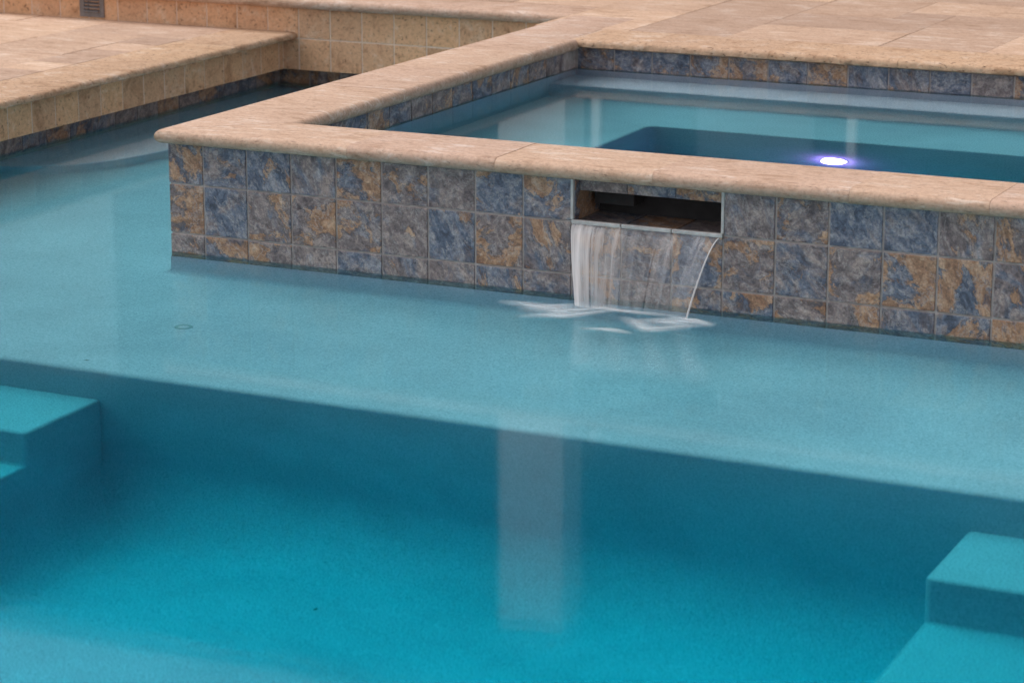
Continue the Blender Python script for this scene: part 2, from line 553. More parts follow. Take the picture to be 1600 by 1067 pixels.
# ------------------------------------------------------------------ key levels and lines (tile pitches)
ZC = 2.10                    # top of spa coping and upper deck
ZB = 1.81                    # underside of spa coping
ZP = 1.12                    # top of the left deck
SX0 = -0.80                  # outer left face of spa
SXI = 0.98                   # inner left face of spa
SYI0, SYI1 = 1.60, 15.60     # inner front / far faces of spa
SX1 = 20.0                   # inner right face of spa (out of frame)
PX0, PX1 = -10.45, 27.0      # pool left / right walls
PY0, PY1 = -27.0, 20.50      # pool near / far walls
SHELF = ZW - 1.86
FLOOR = ZW - 8.7
EDGE = -6.9                  # front edge of the tanning shelf
SZW = 1.38                   # spa water level

# ------------------------------------------------------------------ ground (open round the site) and decks
mb = MB()
L = 4000
hx0, hx1, hy0, hy1 = -120, 90, -90, 110
gz = 0.9
for (x0, x1, y0, y1) in ((-L, L, -L, hy0), (-L, L, hy1, L), (-L, hx0, hy0, hy1), (hx1, L, hy0, hy1)):
    mb.quad((x0, y0, gz), (x1, y0, gz), (x1, y1, gz), (x0, y1, gz))
tag(link('ground', mb.mesh('ground'), M['ground']), kind='structure')

# upper deck: slab with a plain top beyond the stones that are built
mb = MB()
sub = ZC - 0.05
mb.box(hx0, SX0 - 0.25, 20.14, 20.66, 0.08, sub)
mb.box(hx0, SX0 - 0.25, 20.66, hy1, -2.0, sub - 0.002)
mb.box(SX0 - 0.20, SX1 + 1.86, 15.72, hy1, -2.0, sub - 0.004)
mb.box(SX1 + 1.87, hx1, 0.1, hy1, -2.0, sub - 0.008)
upper = tag(link('upper_deck', mb.mesh('upper_deck'), M['deckfar']), kind='structure')

mb = MB()
subp = ZP - 0.05
mb.box(hx0, PX0 - 0.12, hy0, 20.1, -9.0, subp)
left_deck = tag(link('left_deck', mb.mesh('left_deck'), M['deckfar']), kind='structure')
mb = MB()
mb.box(PX0 - 0.12, hx1, hy0, PY0 - 0.1, -9.0, ZP - 0.01)
mb.box(PX1 + 0.1, hx1, PY0 - 0.1, 0.0, -9.0, ZP - 0.014)
tag(link('near_deck', mb.mesh('near_deck'), M['deckfar']), kind='structure')


def pack(x0, y0, nx, ny, cell, seed, keep=None):
    """random modular paving: list of (x0, x1, y0, y1)"""
    rnd = random.Random(seed)
    occ = [[False] * ny for _ in range(nx)]
    out = []
    for j in range(ny):
        for i in range(nx):
            if occ[i][j]:
                continue
            opts = [(3, 2), (2, 3), (2, 2), (2, 1), (1, 1)]
            rnd.shuffle(opts)
            opts.sort(key=lambda s: -(s[0] * s[1]) + rnd.uniform(0, 4))
            for (w, h) in opts + [(1, 1)]:
                if i + w <= nx and j + h <= ny and all(not occ[i + a][j + b] for a in range(w) for b in range(h)):
                    for a in range(w):
                        for b in range(h):
                            occ[i + a][j + b] = True
                    out.append((x0 + i * cell, x0 + (i + w) * cell, y0 + j * cell, y0 + (j + h) * cell))
                    break
    return out


J = 0.0035
# stones of the upper deck behind the spa and along the back wall
for (a, b, c, d) in pack(-1.0, 17.45, 13, 10, 1.31, 3):
    dz = random.uniform(-0.008, 0.008)
    piece('paver', a + J, b - J, c + J, d - J, sub + 0.006, ZC + dz, M['paver'], upper, 0.0015)
for (a, b, c, d) in pack(-1.0 - 1.31 * 10, 21.66, 10, 6, 1.31, 5):
    dz = random.uniform(-0.008, 0.008)
    piece('paver', a + J, b - J, c + J, d - J, sub + 0.006, ZC + dz, M['paver'], upper, 0.0015)
# half-round edge stones along the top of the back wall
xs = [-0.99]
while xs[-1] > -26:
    xs.append(xs[-1] - random.choice((3.3, 3.9, 3.9)))
for i in range(len(xs) - 1):
    coping_stone('X', xs[i + 1] + J, xs[i] - J, 19.68, 21.64, 1.80, ZC, M['coping'], upper)
# rock-faced edge stones on the far side of the spa
x = -1.0
k = 0
while x < SX1 + 2:
    w = random.choice((2.6, 3.2, 3.9))
    xa = max(x, 1.02)
    if x + w > 1.3:
        rough_stone('X', xa + (0 if xa > 1.02 else 0.0) + J, x + w - J, 15.42, 17.43, 1.88, ZC, M['edge'], upper, 100 + k, name='edge_stone')
    k += 1
    x += w

# stones of the left deck
for (a, b, c, d) in pack(-9.5 - 2.0 - 1.31 * 9, 20.0 - 1.31 * 15, 9, 15, 1.31, 11):
    dz = random.uniform(-0.008, 0.008)
    piece('paver', a + J, b - J, c + J, d - J, subp + 0.006, ZP + dz, M['paver'], left_deck, 0.0015)
y = 20.0
k = 0
while y > -4:
    w = random.choice((2.6, 3.2, 3.9))
    rough_stone('Y', y - w + J, y - J, -9.50, -11.48, 0.92, ZP, M['edge'], left_deck, 300 + k, sign=1, name='edge_stone')
    k += 1
    y -= w

# ------------------------------------------------------------------ pool shell
def arc(cx, cz, r, a0, a1, n):
    return [(cx + r * math.cos(R(a0 + (a1 - a0) * i / n)), cz + r * math.sin(R(a0 + (a1 - a0) * i / n))) for i in range(n + 1)]


mb = MB()
# shelf, nose, riser and cove to the floor: profile in (y, z) run along x
nr, cr = 0.16, 2.2
prof = [(0.3, SHELF), (EDGE + nr + 0.05, SHELF)] + [(EDGE + nr + y, z) for y, z in arc(0, SHELF - nr, nr, 90, 180, 6)]
prof += [(EDGE, SHELF - nr - 0.05), (EDGE, FLOOR + cr + 0.05)] + [(y, z) for y, z in arc(EDGE - cr, FLOOR + cr, cr, 0, -90, 16)] + [(EDGE - cr - 0.05, FLOOR), (PY0, FLOOR - 1.0)]
mb.sweep([(PX1, 0.0), (PX0 - 0.1, 0.0)], [(-y, z) for y, z in prof])
# shelf arm between the left deck and the spa
mb.quad((PX0 - 0.1, 0.3, SHELF), (SX0 + 0.3, 0.3, SHELF), (SX0 + 0.3, PY1 + 0.1, SHELF), (PX0 - 0.1, PY1 + 0.1, SHELF))
# outer walls with a small cove at shelf height
mb.sweep([(SX0 + 0.2, PY1 + 0.035), (PX0 - 0.035, PY1 + 0.035), (PX0 - 0.035, PY0), (PX1, PY0), (PX1, 0.2)],
         [(0.0, -0.2), (0.0, FLOOR - 2)])
# plastered foot of the spa with a flared cove
cv = 0.38
foot = [(-0.004, ZW - 0.40)] + [(-0.012, ZW - 0.47), (-0.012, SHELF + cv)] + [(-0.012 - cv + a, b) for a, b in arc(0, SHELF + cv, cv, 0, -90, 6)]
foot = [(-0.012, ZW - 0.42), (-0.012, SHELF + cv)] + [(o, z) for o, z in [(-0.012 - cv + cv * math.cos(R(t)), SHELF + cv - cv * math.sin(R(t))) for t in range(15, 91, 15)]]
mb.sweep([(PX1, 0.0), (SX0, 0.0), (SX0, PY1)], [(-o, z + 0.003) for o, z in foot])
shell_me = mb.mesh('pool_shell', smooth=35)
tag(link('pool_shell', shell_me, M['plaster']), kind='structure')

# rounded ledge under water beside the left deck
lz = ZW - 0.9
path = [(PX0 + 2.7 * math.sin(R(a)), 11.0 - 4.0 * math.cos(R(a))) for a in range(0, 91, 6)] + [(PX0 + 2.7, PY1)]
mb = MB()
nr = 0.14
lp = [(-nr + 0.0 + nr * math.sin(R(t)), lz - nr + nr * math.cos(R(t))) for t in range(0, 91, 15)] + [(0.0, SHELF + 0.2), (0.06, SHELF + 0.06), (0.2, SHELF + 0.004)]
mb.sweep(path, [(-o, z) for o, z in lp])
inner = []
tmp = MB(); tmp.sweep(path, [(nr, lz)])
inner = tmp.v
mb.add(inner + [(PX0, PY1, lz), (PX0, 7.0 + nr, lz)], [tuple(range(len(inner) + 2))])
tag(link('pool_ledge', mb.mesh('pool_ledge', smooth=35), M['plaster']), kind='structure')


def steps(name, x0, x1, free):
    zb = FLOOR - 0.6
    yz = [(EDGE + 0.05, zb), (EDGE + 0.05, ZW - 3.58), (EDGE - 2.2, ZW - 3.58), (EDGE - 2.2, ZW - 5.3), (EDGE - 4.75, ZW - 5.3), (EDGE - 4.75, zb)]
    bm = bmesh.new()
    va = [bm.verts.new(P(x0, y, z)) for y, z in yz]
    vb = [bm.verts.new(P(x1, y, z)) for y, z in yz]
    bm.faces.new(va); bm.faces.new(vb[::-1])
    for i in range(6):
        j = (i + 1) % 6
        bm.faces.new((va[j], va[i], vb[i], vb[j]))
    bmesh.ops.recalc_face_normals(bm, faces=bm.faces)
    low = P(0, 0, FLOOR - 0.4)[2]
    ed = [e for e in bm.edges if any(v.co.z > low for v in e.verts)]
    bmesh.ops.bevel(bm, geom=ed, offset=0.016, segments=4, profile=0.5, affect='EDGES')
    me = bpy.data.meshes.new(name)
    bm.to_mesh(me); bm.free()
    me.shade_smooth(); me.set_sharp_from_angle(angle=R(40))
    for p_ in me.polygons:
        p_.use_smooth = p_.area < 0.05
    # plaster cove where the free end meets the floor
    cr_, ex = 1.9, (x1 - 0.012 if free > 0 else x0 + 0.012)
    cb = MB()
    pr_ = [(0.0, FLOOR + cr_ + 0.05)] + [(cr_ - cr_ * math.cos(R(t_)), FLOOR + cr_ - cr_ * math.sin(R(t_))) for t_ in range(0, 91, 6)]
    ya, yb = EDGE + 0.02, EDGE - 4.2
    n_ = len(pr_)
    cb.add([(ex + free * o_, y_, z_ + d_) for y_, d_ in ((ya, -0.012), (yb, -0.15)) for o_, z_ in pr_] + [(ex + free * o_ * 0.35, EDGE - 7.5, FLOOR - 0.6 + (z_ - FLOOR) * 0.1) for o_, z_ in pr_],
           [(k_ * n_ + q_, k_ * n_ + q_ + 1, (k_ + 1) * n_ + q_ + 1, (k_ + 1) * n_ + q_) for k_ in range(2) for q_ in range(n_ - 1)])
    st = link('plaster_cove', cb.mesh('plaster_cove', smooth=60), M['plaster'])
    so = tag(link('pool_steps', me, M['plaster']), kind='structure')
    st.parent = so
    return so


steps('pool_steps', PX0 - 0.2, 2.15, 1)
steps('pool_steps', 17.68, PX1 + 0.2, -1)

# water sheets (each closes its basin)
mb = MB()
mb.quad((PX0, PY0, ZW), (PX1, PY0, ZW), (PX1, 0.0, ZW), (PX0, 0.0, ZW))
mb.quad((PX0, 0.0, ZW), (SX0, 0.0, ZW), (SX0, PY1, ZW), (PX0, PY1, ZW))
tag(link('pool_water', mb.mesh('pool_water', recalc=False), M['pool_water']), kind='structure')
mb = MB()
mb.quad((SXI, SYI0, SZW), (SX1, SYI0, SZW), (SX1, SYI1, SZW), (SXI, SYI1, SZW))
tag(link('spa_water', mb.mesh('spa_water'), M['spa_water']), kind='structure')

# ------------------------------------------------------------------ raised spa
spa = tag(empty('raised_spa'), 'raised square spa with slate tile sides and travertine coping', 'spa')
OX0, OX1, OZ0 = 8.0, 11.0, 1.0      # waterfall opening
mb = MB()
g = 0.022                            # grout sits this far behind the tile face
mb.box(SX0 + g, OX0, g, SYI0 - g, -3.0, ZB)
mb.box(OX1, SX1 + 1.86, g, SYI0 - g, -3.0, ZB)
mb.box(OX0, OX1, g, SYI0 - g, -3.0, OZ0 - 0.06)
mb.box(OX0, OX1, 1.25, SYI0 - g, OZ0 - 0.06, ZB)
front = link('front_wall', mb.mesh('front_wall'), M['grout'], spa)
mb = MB()
mb.box(SX0 + g, SXI - g, SYI0 - g, PY1 + 0.5, -3.0, ZB)
leftw = link('side_wall', mb.mesh('side_wall'), M['grout'], spa)
mb = MB()
mb.box(SXI - g, SX1 + 1.6, SYI1 + g, SYI1 + 0.12, -1.0, 1.87)
farw = link('far_wall', mb.mesh('far_wall'), M['grout'], spa)
mb = MB()
mb.box(SX1 + g, SX1 + 1.86, SYI0 - g, SYI1 + g, -3.0, ZB)
rightw = link('side_wall', mb.mesh('side_wall'), M['grout'], spa)

zrows = [ZW - 0.46, 0.0, 1.0, ZB + 0.02]
fx = [SX0 - G] + list(range(0, 23))
tiles_x(front, M['slate'], fx, zrows, 0.0, skip=lambda i, j: j == 2 and OX0 <= fx[i] < OX1)
tiles_y(leftw, M['slate'], [0.06 + k for k in range(21)], zrows, SX0, sign=-1)
# tile band round the inside at the water line
tiles_y(leftw, M['slate'], [SYI0] + [SYI0 + 0.35 + k for k in range(14)], [SZW - 0.30, ZB + 0.02], SXI, sign=1)
tiles_x(farw, M['slate'], [SXI + 0.06 + k for k in range(20)], [SZW - 0.30, 1.90], SYI1)
tiles_x(front, M['slate'], [SXI + k for k in range(20)], [SZW - 0.30, ZB + 0.02], SYI0, sign=1)

# spa basin plaster
SEAT, LEDGE, WELL = SZW - 2.85, SZW - 1.12, SZW - 6.2
mb = MB()
# walls
mb.sweep([(SXI + 0.02, SYI0 - 0.02), (SXI + 0.02, SYI1 - 0.02), (SX1, SYI1 - 0.02), (SX1, SYI0 - 0.02)], [(0, SZW - 0.26), (0, SEAT - 0.1)], closed=True)
# seat as a ring round the well
wx0, wx1, wy0, wy1 = 4.70, 16.5, 5.2, 11.40
ring_o = [(SXI, SYI0), (SX1, SYI0), (SX1, SYI1), (SXI, SYI1)]
rr = 0.35
def rrect(x0, x1, y0, y1, r, n=5):
    o = []
    for (cx, cy, a0) in ((x0 + r, y0 + r, 180), (x1 - r, y0 + r, 270), (x1 - r, y1 - r, 0), (x0 + r, y1 - r, 90)):
        o += [(cx + r * math.cos(R(a0 + 90 * i / n)), cy + r * math.sin(R(a0 + 90 * i / n))) for i in range(n + 1)]
    return o
inn = rrect(wx0, wx1, wy0, wy1, rr)
nn = len(inn)
# seat ring: quads from the well edge outwards to the walls
outp = []
for (x, y) in inn:
    tx = SXI if x < wx0 + rr + 1e-6 else (SX1 if x > wx1 - rr - 1e-6 else x)
    ty = SYI0 if y < wy0 + rr + 1e-6 else (SYI1 if y > wy1 - rr - 1e-6 else y)
    outp.append((tx, ty))
bm_v = [(x, y, SEAT) for x, y in inn] + [(SXI, SYI0, SEAT), (SX1, SYI0, SEAT), (SX1, SYI1, SEAT), (SXI, SYI1, SEAT)]
q4 = nn // 4
fs = []
for c_ in range(4):
    i0 = c_ * q4
    for i in range(i0, i0 + q4 - 1):
        fs.append((nn + c_, i + 1, i))
    fs.append((nn + c_, nn + (c_ + 1) % 4, (i0 + q4) % nn, i0 + q4 - 1))
mb.add(bm_v, fs)
er = 0.12
wprof = [(0.0, SEAT)] + [(er * math.sin(R(t)), SEAT - er + er * math.cos(R(t))) for t in range(15, 91, 15)] + [(er, WELL + 0.5)] + [(er + 0.5 - 0.5 * math.cos(R(t)), WELL + 0.5 - 0.5 * math.sin(R(t))) for t in range(15, 91, 15)]
mb.sweep(inn, wprof, closed=True)
tmp = MB(); tmp.sweep(inn, [(er + 0.5, WELL)], closed=True)
mb.sweep(inn, [(er + 0.5, WELL), (er + 0.5, WELL)], closed=True)
mb.add(tmp.v, [tuple(range(len(tmp.v)))])
link('basin', mb.mesh('basin', smooth=35), M['plaster'], spa)
# raised ledge along the far side
mb = MB()
lp = [(-0.14, LEDGE)] + [(-0.14 + 0.14 * math.sin(R(t)), LEDGE - 0.14 + 0.14 * math.cos(R(t))) for t in range(15, 91, 15)] + [(0.0, SEAT + 0.2), (0.06, SEAT + 0.06), (0.2, SEAT + 0.004)]
pth = [(SX1, 14.05), (2.2, 14.05), (SXI + 0.0, 14.05)]
mb.sweep(pth, [(o, z) for o, z in lp])
tmp = MB(); tmp.sweep(pth, [(-0.14, LEDGE)])
mb.add(tmp.v + [(SXI, SYI1, LEDGE), (SX1, SYI1, LEDGE)], [tuple(range(len(tmp.v) + 2))])
link('basin_ledge', mb.mesh('basin_ledge', smooth=35), M['plaster'], spa)

# coping: front run and two sides, mitred at the corners
CX0, CX1, CY0, CY1 = -1.0, 1.15, -0.2, 1.78
mit_f = lambda v: CX0 + (v - CY0) / (CY1 - CY0) * (CX1 - CX0)
mit_l = lambda v: CY0 + (v - CX0) / (CX1 - CX0) * (CY1 - CY0)
RX0, RX1 = SX1 - 0.17, SX1 + 1.85
mit_r = lambda v: RX1 - (v - CY0) / (CY1 - CY0) * (RX1 - RX0)
mit_rl = lambda v: CY0 + (RX1 - v) / (RX1 - RX0) * (CY1 - CY0)
js = [CX0, 3.35, 6.5, 9.68, 13.41, 15.93, 19.2, RX1]
for i in range(len(js) - 1):
    coping_stone('X', js[i] + (0 if i == 0 else J), js[i + 1] - (0 if i == len(js) - 2 else J), CY0, CY1, ZB, ZC + random.uniform(-0.004, 0.004), M['coping'], spa,
                 m0=mit_f if i == 0 else None, m1=mit_r if i == len(js) - 2 else None)
ys = [CY0, 3.05, 6.3, 9.6, 12.9, 15.42, 17.4, 19.66]
for i in range(len(ys) - 1):
    if ys[i] < 15.3:
        coping_stone('Y', ys[i] + (0 if i == 0 else J), ys[i + 1] - J, CX0, CX1, ZB, ZC + random.uniform(-0.004, 0.004), M['copingY'], spa, m0=mit_l if i == 0 else None)
        if i < 5:
            coping_stone('Y', ys[i] + (0 if i == 0 else J), ys[i + 1] - J, RX0, RX1, ZB, ZC, M['copingY'], spa, m0=mit_rl if i == 0 else None)
    else:
        coping_stone('Y', ys[i] + J, ys[i + 1] - J, CX0, 0.98 if i == 5 else 0.98, ZB, ZC, M['copingY'], spa)
q = 0.012
coping_stone('X', CX0, RX1, CY0 + q, CY1 - q, ZB + q, ZC - q, M['bed'], spa, m0=mit_f, m1=mit_r, name='coping_bed')
coping_stone('Y', CY0, 19.6, CX0 + q, CX1 - q, ZB + q, ZC - q - 0.004, M['bed'], spa, m0=mit_l, name='coping_bed')

# waterfall opening: lined niche with pale trim
niche = link('waterfall_niche', None, None, spa)
mb = MB()
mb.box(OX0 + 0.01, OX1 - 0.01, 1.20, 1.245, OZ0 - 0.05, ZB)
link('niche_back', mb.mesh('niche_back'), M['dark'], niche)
for k in range(3):
    piece('niche_tile', OX0 + k + G, OX0 + k + 1 - G, 0.07, 1.19, OZ0 - 0.055, OZ0 - 0.002, M['slate'], niche)
piece('niche_tile', OX0 + 0.002, OX0 + 0.05, 0.06, 1.18, OZ0 + 0.003, ZB - 0.004, M['slate'], niche)
piece('niche_tile', OX1 - 0.05, OX1 - 0.002, 0.06, 1.18, OZ0 + 0.003, ZB - 0.004, M['slate'], niche)
for k in range(3):
    piece('lintel_tile', OX0 + 0.055 + k * 0.963 + 0.004, OX0 + 0.055 + (k + 1) * 0.963 - 0.004, 0.22, 0.27, 1.56, ZB - 0.004, M['slate'], niche)
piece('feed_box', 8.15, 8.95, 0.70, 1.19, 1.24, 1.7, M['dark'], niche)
tw = 0.028
piece('trim', OX0 - tw + 0.01, OX0 + tw + 0.01, -0.022, 0.05, OZ0 + 0.045, ZB - 0.003, M['trim'], niche)
piece('trim', OX1 - tw - 0.01, OX1 + tw - 0.01, -0.022, 0.05, OZ0 + 0.045, ZB - 0.003, M['trim'], niche)
for k in range(3):
    piece('lip_trim', OX0 + k + 0.008, OX0 + k + 1 - 0.008, -0.03, 0.055, OZ0 - 0.03, OZ0 + 0.04, M['trim'], niche)

# ------------------------------------------------------------------ walls of travertine and the slate band at the water line
wall = tag(empty('low_travertine_wall'), 'low tan tiled wall under the left deck edge with dark slate water line', 'wall')
mb = MB()
mb.box(-11.0, -9.95 - 0.012, -4.0, 20.05, 0.075, 0.915)
low_t = link('tile_backing', mb.mesh('tile_backing'), M['groutw'], wall)
tiles_y(low_t, M['walltile'], [19.75 - 0.97 * k for k in range(24)][::-1] + [19.98], [0.05, 0.94], -9.95)
mb = MB()
mb.box(-11.0, PX0 - g, -4.0, PY1 + 0.1, -1.2, 0.068)
low_s = link('slate_backing', mb.mesh('slate_backing'), M['grout'], wall)
tiles_y(low_s, M['slate'], [20.35 - k for k in range(24)][::-1], [ZW - 0.46, 0.085], PX0)

bwall = tag(empty('back_travertine_wall'), 'taller tan tiled retaining wall below the upper deck edge', 'wall')
mb = MB()
mb.box(-27.0, SX0 - 0.1, 20.0 + 0.012, 20.13, 0.075, 1.81)
b_t = link('tile_backing', mb.mesh('tile_backing'), M['groutw'], bwall)
bx = [-9.45 + k for k in range(-17, 9)] + [-0.92]
tiles_x(b_t, M['walltile'], bx, [0.05, 0.95, 1.82], 20.0, skip=lambda i, j: j == 0 and bx[i] < -11.4)
mb = MB()
mb.box(PX0 - 0.3, SX0 + 0.1, PY1 + g, PY1 + 0.14, -1.2, 0.066)
b_s = link('slate_backing', mb.mesh('slate_backing'), M['grout'], bwall)
tiles_x(b_s, M['slate'], [-10.42 + k for k in range(10)], [ZW - 0.46, 0.085], PY1)
mb = MB()
mb.box(PX0 - 0.3, SX0 + 0.1, 20.02 + g, PY1 + g + 0.005, 0.0695, 0.073)
link('soffit', mb.mesh('soffit'), M['bed'], bwall)

# louvred step light in the back wall above the left deck
sl = tag(empty('step_light'), 'small grey louvred step light set in the back wall', 'step light')
x0, x1, z0, z1 = -16.74, -15.90, 1.17, 1.98
mb = MB()
yf = 19.985
mb.box(x0, x1, yf - 0.02, 20.03, z0, z0 + 0.13)
mb.box(x0, x1, yf - 0.02, 20.03, z1 - 0.13, z1)
mb.box(x0, x0 + 0.16, yf - 0.02, 20.03, z0 + 0.13, z1 - 0.13)
mb.box(x1 - 0.16, x1, yf - 0.02, 20.03, z0 + 0.13, z1 - 0.13)
link('frame', mb.mesh('frame'), M['bronze'], sl)
mb = MB()
mb.box(x0 + 0.1, x1 - 0.1, 20.005, 20.025, z0 + 0.08, z1 - 0.08)
link('backplate', mb.mesh('backplate'), M['dark'], sl)
for k in range(6):
    z = z0 + 0.15 + k * 0.105
    mb = MB()
    mb.add([(x0 + 0.16, yf - 0.075, z), (x1 - 0.16, yf - 0.075, z), (x1 - 0.16, yf - 0.068, z + 0.02), (x0 + 0.16, yf - 0.068, z + 0.02),
            (x0 + 0.16, 20.0, z + 0.055), (x1 - 0.16, 20.0, z + 0.055), (x1 - 0.16, 20.0, z + 0.075), (x0 + 0.16, 20.0, z + 0.075)],
           [(0, 1, 2, 3), (3, 2, 6, 7), (0, 4, 5, 1), (0, 3, 7, 4), (1, 5, 6, 2)])
    link('louvre', mb.mesh('louvre'), M['bronze'], sl)

# ------------------------------------------------------------------ spa lamp on the far side of the foot well
lampo = tag(empty('spa_light'), 'glowing violet white underwater light in the spa', 'light')
lx, ly, lz_ = 9.24, wy1 - er - 0.005, -3.62
mb = MB()
nseg, rad = 24, 0.29
vs, fs = [], []
for r_i, (rf, yo) in enumerate(((1.0, 0.0), (0.92, 0.12), (0.7, 0.22), (0.4, 0.28))):
    for a in range(nseg):
        vs.append((lx + rad * rf * math.cos(2 * math.pi * a / nseg), ly - 0.03 - yo, lz_ + rad * rf * math.sin(2 * math.pi * a / nseg)))
for r_i in range(3):
    for a in range(nseg):
        fs.append((r_i * nseg + a, r_i * nseg + (a + 1) % nseg, (r_i + 1) * nseg + (a + 1) % nseg, (r_i + 1) * nseg + a))
fs.append(tuple(3 * nseg + a for a in range(nseg)))
mb.add(vs, fs)
link('lens', mb.mesh('lens', smooth=60), M['lamp'], lampo)
mb = MB()
vs, fs = [], []
for (rf, yo) in ((1.10, 0.0), (1.10, 0.02), (1.01, 0.02), (1.01, 0.0)):
    for a in range(nseg):
        vs.append((lx + rad * rf * math.cos(2 * math.pi * a / nseg), ly - yo, lz_ + rad * rf * math.sin(2 * math.pi * a / nseg)))
for r_i in range(4):
    for a in range(nseg):
        fs.append((r_i * nseg + a, r_i * nseg + (a + 1) % nseg, ((r_i + 1) % 4) * nseg + (a + 1) % nseg, ((r_i + 1) % 4) * nseg + a))
mb.add(vs, fs)
link('bezel', mb.mesh('bezel', smooth=40, recalc=True), M['bezel'], lampo)

# ------------------------------------------------------------------ waterfall
fall = tag(empty('waterfall'), 'thin sheet of water spilling from the slot in the spa wall', 'waterfall')


def fall_pt(s, t, push=0.0):
    """s across 0..1, t time of fall 0..1"""
    xa = OX0 + 0.04 + s * (OX1 - OX0 - 0.08)
    xb = 8.42 + s * (10.66 - 8.42)
    x = xa + (xb - xa) * t ** 1.6
    y = -0.045 - (0.77 + push) * t + 0.02 * math.sin(s * 23 + 2 * t)
    z = OZ0 - 0.022 - 0.10 * t - (OZ0 - 0.022 - 0.10 - ZW + 0.02) * t * t
    return x, y, z


def ribbon(name, s0, s1, t0, t1, ns, nt, taper=0.0, push=0.0, wob=0.0, parent=fall):
    vs, uvs, fs = [], [], []
    for j in range(nt + 1):
        t = t0 + (t1 - t0) * j / nt
        for i in range(ns + 1):
            f = i / ns
            mid = (s0 + s1) / 2
            s = mid + (s0 - mid + (s1 - s0) * f) * (1 - taper * j / nt)
            x, y, z = fall_pt(s, t, push)
            y -= wob * math.sin(f * 9 + t * 5) * t
            vs.append((x, y, z))
            uvs.append((s, t))
    for j in range(nt):
        for i in range(ns):
            a = j * (ns + 1) + i
            fs.append((a, a + 1, a + ns + 2, a + ns + 1))
    mb = MB(); mb.add(vs, fs)
    me = mb.mesh(name)
    uvl = me.uv_layers.new(name='UVMap')
    for lp_ in me.loops:
        uvl.data[lp_.index].uv = uvs[lp_.vertex_index]
    me.shade_smooth()
    return link(name, me, M['fall'], parent)


ribbon('water_sheet', 0.0, 0.155, 0.0, 1.0, 8, 16, taper=0.10)
ribbon('water_sheet', 0.155, 0.40, 0.0, 1.0, 10, 16, taper=0.04, push=0.02)
ribbon('water_sheet', 0.395, 0.62, 0.0, 1.0, 10, 16, taper=0.10, push=0.05)
ribbon('water_sheet', 0.62, 1.0, 0.0, 1.0, 14, 16, taper=0.0, push=0.03)


def bead(s, r0, r1, ds=0.0, t0=0.02):
    """rope of water along the sheet"""
    n, k = 14, 6
    vs, fs, uvs = [], [], []
    for j in range(n + 1):
        t = t0 + (1 - t0) * j / n
        x, y, z = fall_pt(s + ds * t, t, 0.03)
        r_ = r0 + (r1 - r0) * t
        for a in range(k):
            vs.append((x + r_ * math.cos(2 * math.pi * a / k), y + r_ * math.sin(2 * math.pi * a / k), z))
    for j in range(n):
        for a in range(k):
            fs.append((j * k + a, j * k + (a + 1) % k, (j + 1) * k + (a + 1) % k, (j + 1) * k + a))
    mb = MB(); mb.add(vs, fs)
    me = mb.mesh('water_rope', smooth=80)
    uvl = me.uv_layers.new(name='UVMap')
    for lp_ in me.loops:
        uvl.data[lp_.index].uv = (0.13, 0.35 + 0.6 * (lp_.vertex_index // 6) / 14)
    link('water_rope', me, M['fall'], fall)


bead(0.995, 0.012, 0.020)

# foam where the sheet lands
fz = ZW + 0.014


def swirl(pts, w, n=18):
    """a frayed strip of foam on the water through pts (x, y)"""
    vs, fs, uvs = [], [], []
    for i in range(n + 1):
        t = i / n * (len(pts) - 1)
        k = min(int(t), len(pts) - 2)
        f = t - k
        f2 = f * f * (3 - 2 * f)
        x = pts[k][0] + (pts[k + 1][0] - pts[k][0]) * f
        y = pts[k][1] + (pts[k + 1][1] - pts[k][1]) * f2
        ww = w * math.sin(math.pi * (0.12 + 0.76 * i / n)) ** 0.7
        for q in range(5):
            g_ = q / 4
            vs.append((x, y + (g_ - 0.5) * ww * 2, fz + 0.02 * math.sin(math.pi * g_)))
            uvs.append((i / n, g_))
    for i in range(n):
        for q in range(4):
            a = i * 5 + q
            fs.append((a, a + 5, a + 6, a + 1))
    return vs, fs, uvs


allv, allf, alluv = [], [], []
for pts, w in (([(7.0, -1.15), (7.9, -1.15), (8.7, -0.75)], 0.30), ([(7.8, -2.0), (8.6, -1.65), (9.4, -0.85)], 0.30), ([(7.6, -1.5), (8.5, -1.25), (9.3, -0.8)], 0.5),
               ([(9.5, -1.35), (10.4, -1.85), (11.1, -1.45)], 0.34), ([(9.8, -1.5), (10.6, -1.2), (11.4, -1.15)], 0.42), ([(10.3, -0.95), (10.8, -0.95), (11.35, -1.2)], 0.18),
               ([(9.2, -2.4), (9.8, -2.25), (10.3, -2.35)], 0.16), ([(8.4, -0.75), (9.5, -0.85), (10.7, -0.8)], 0.16)):
    v_, f_, u_ = swirl(pts, w)
    o = len(allv)
    allv += v_; alluv += u_
    allf += [tuple(i + o for i in f) for f in f_]
mb = MB(); mb.add(allv, allf)
fm = mb.mesh('foam')
uvl = fm.uv_layers.new(name='UVMap')
for lp_ in fm.loops:
    uvl.data[lp_.index].uv = alluv[lp_.vertex_index]
tag(link('foam', fm, M['foam']), 'white foam swirls where the waterfall meets the pool', 'foam', kind='stuff')

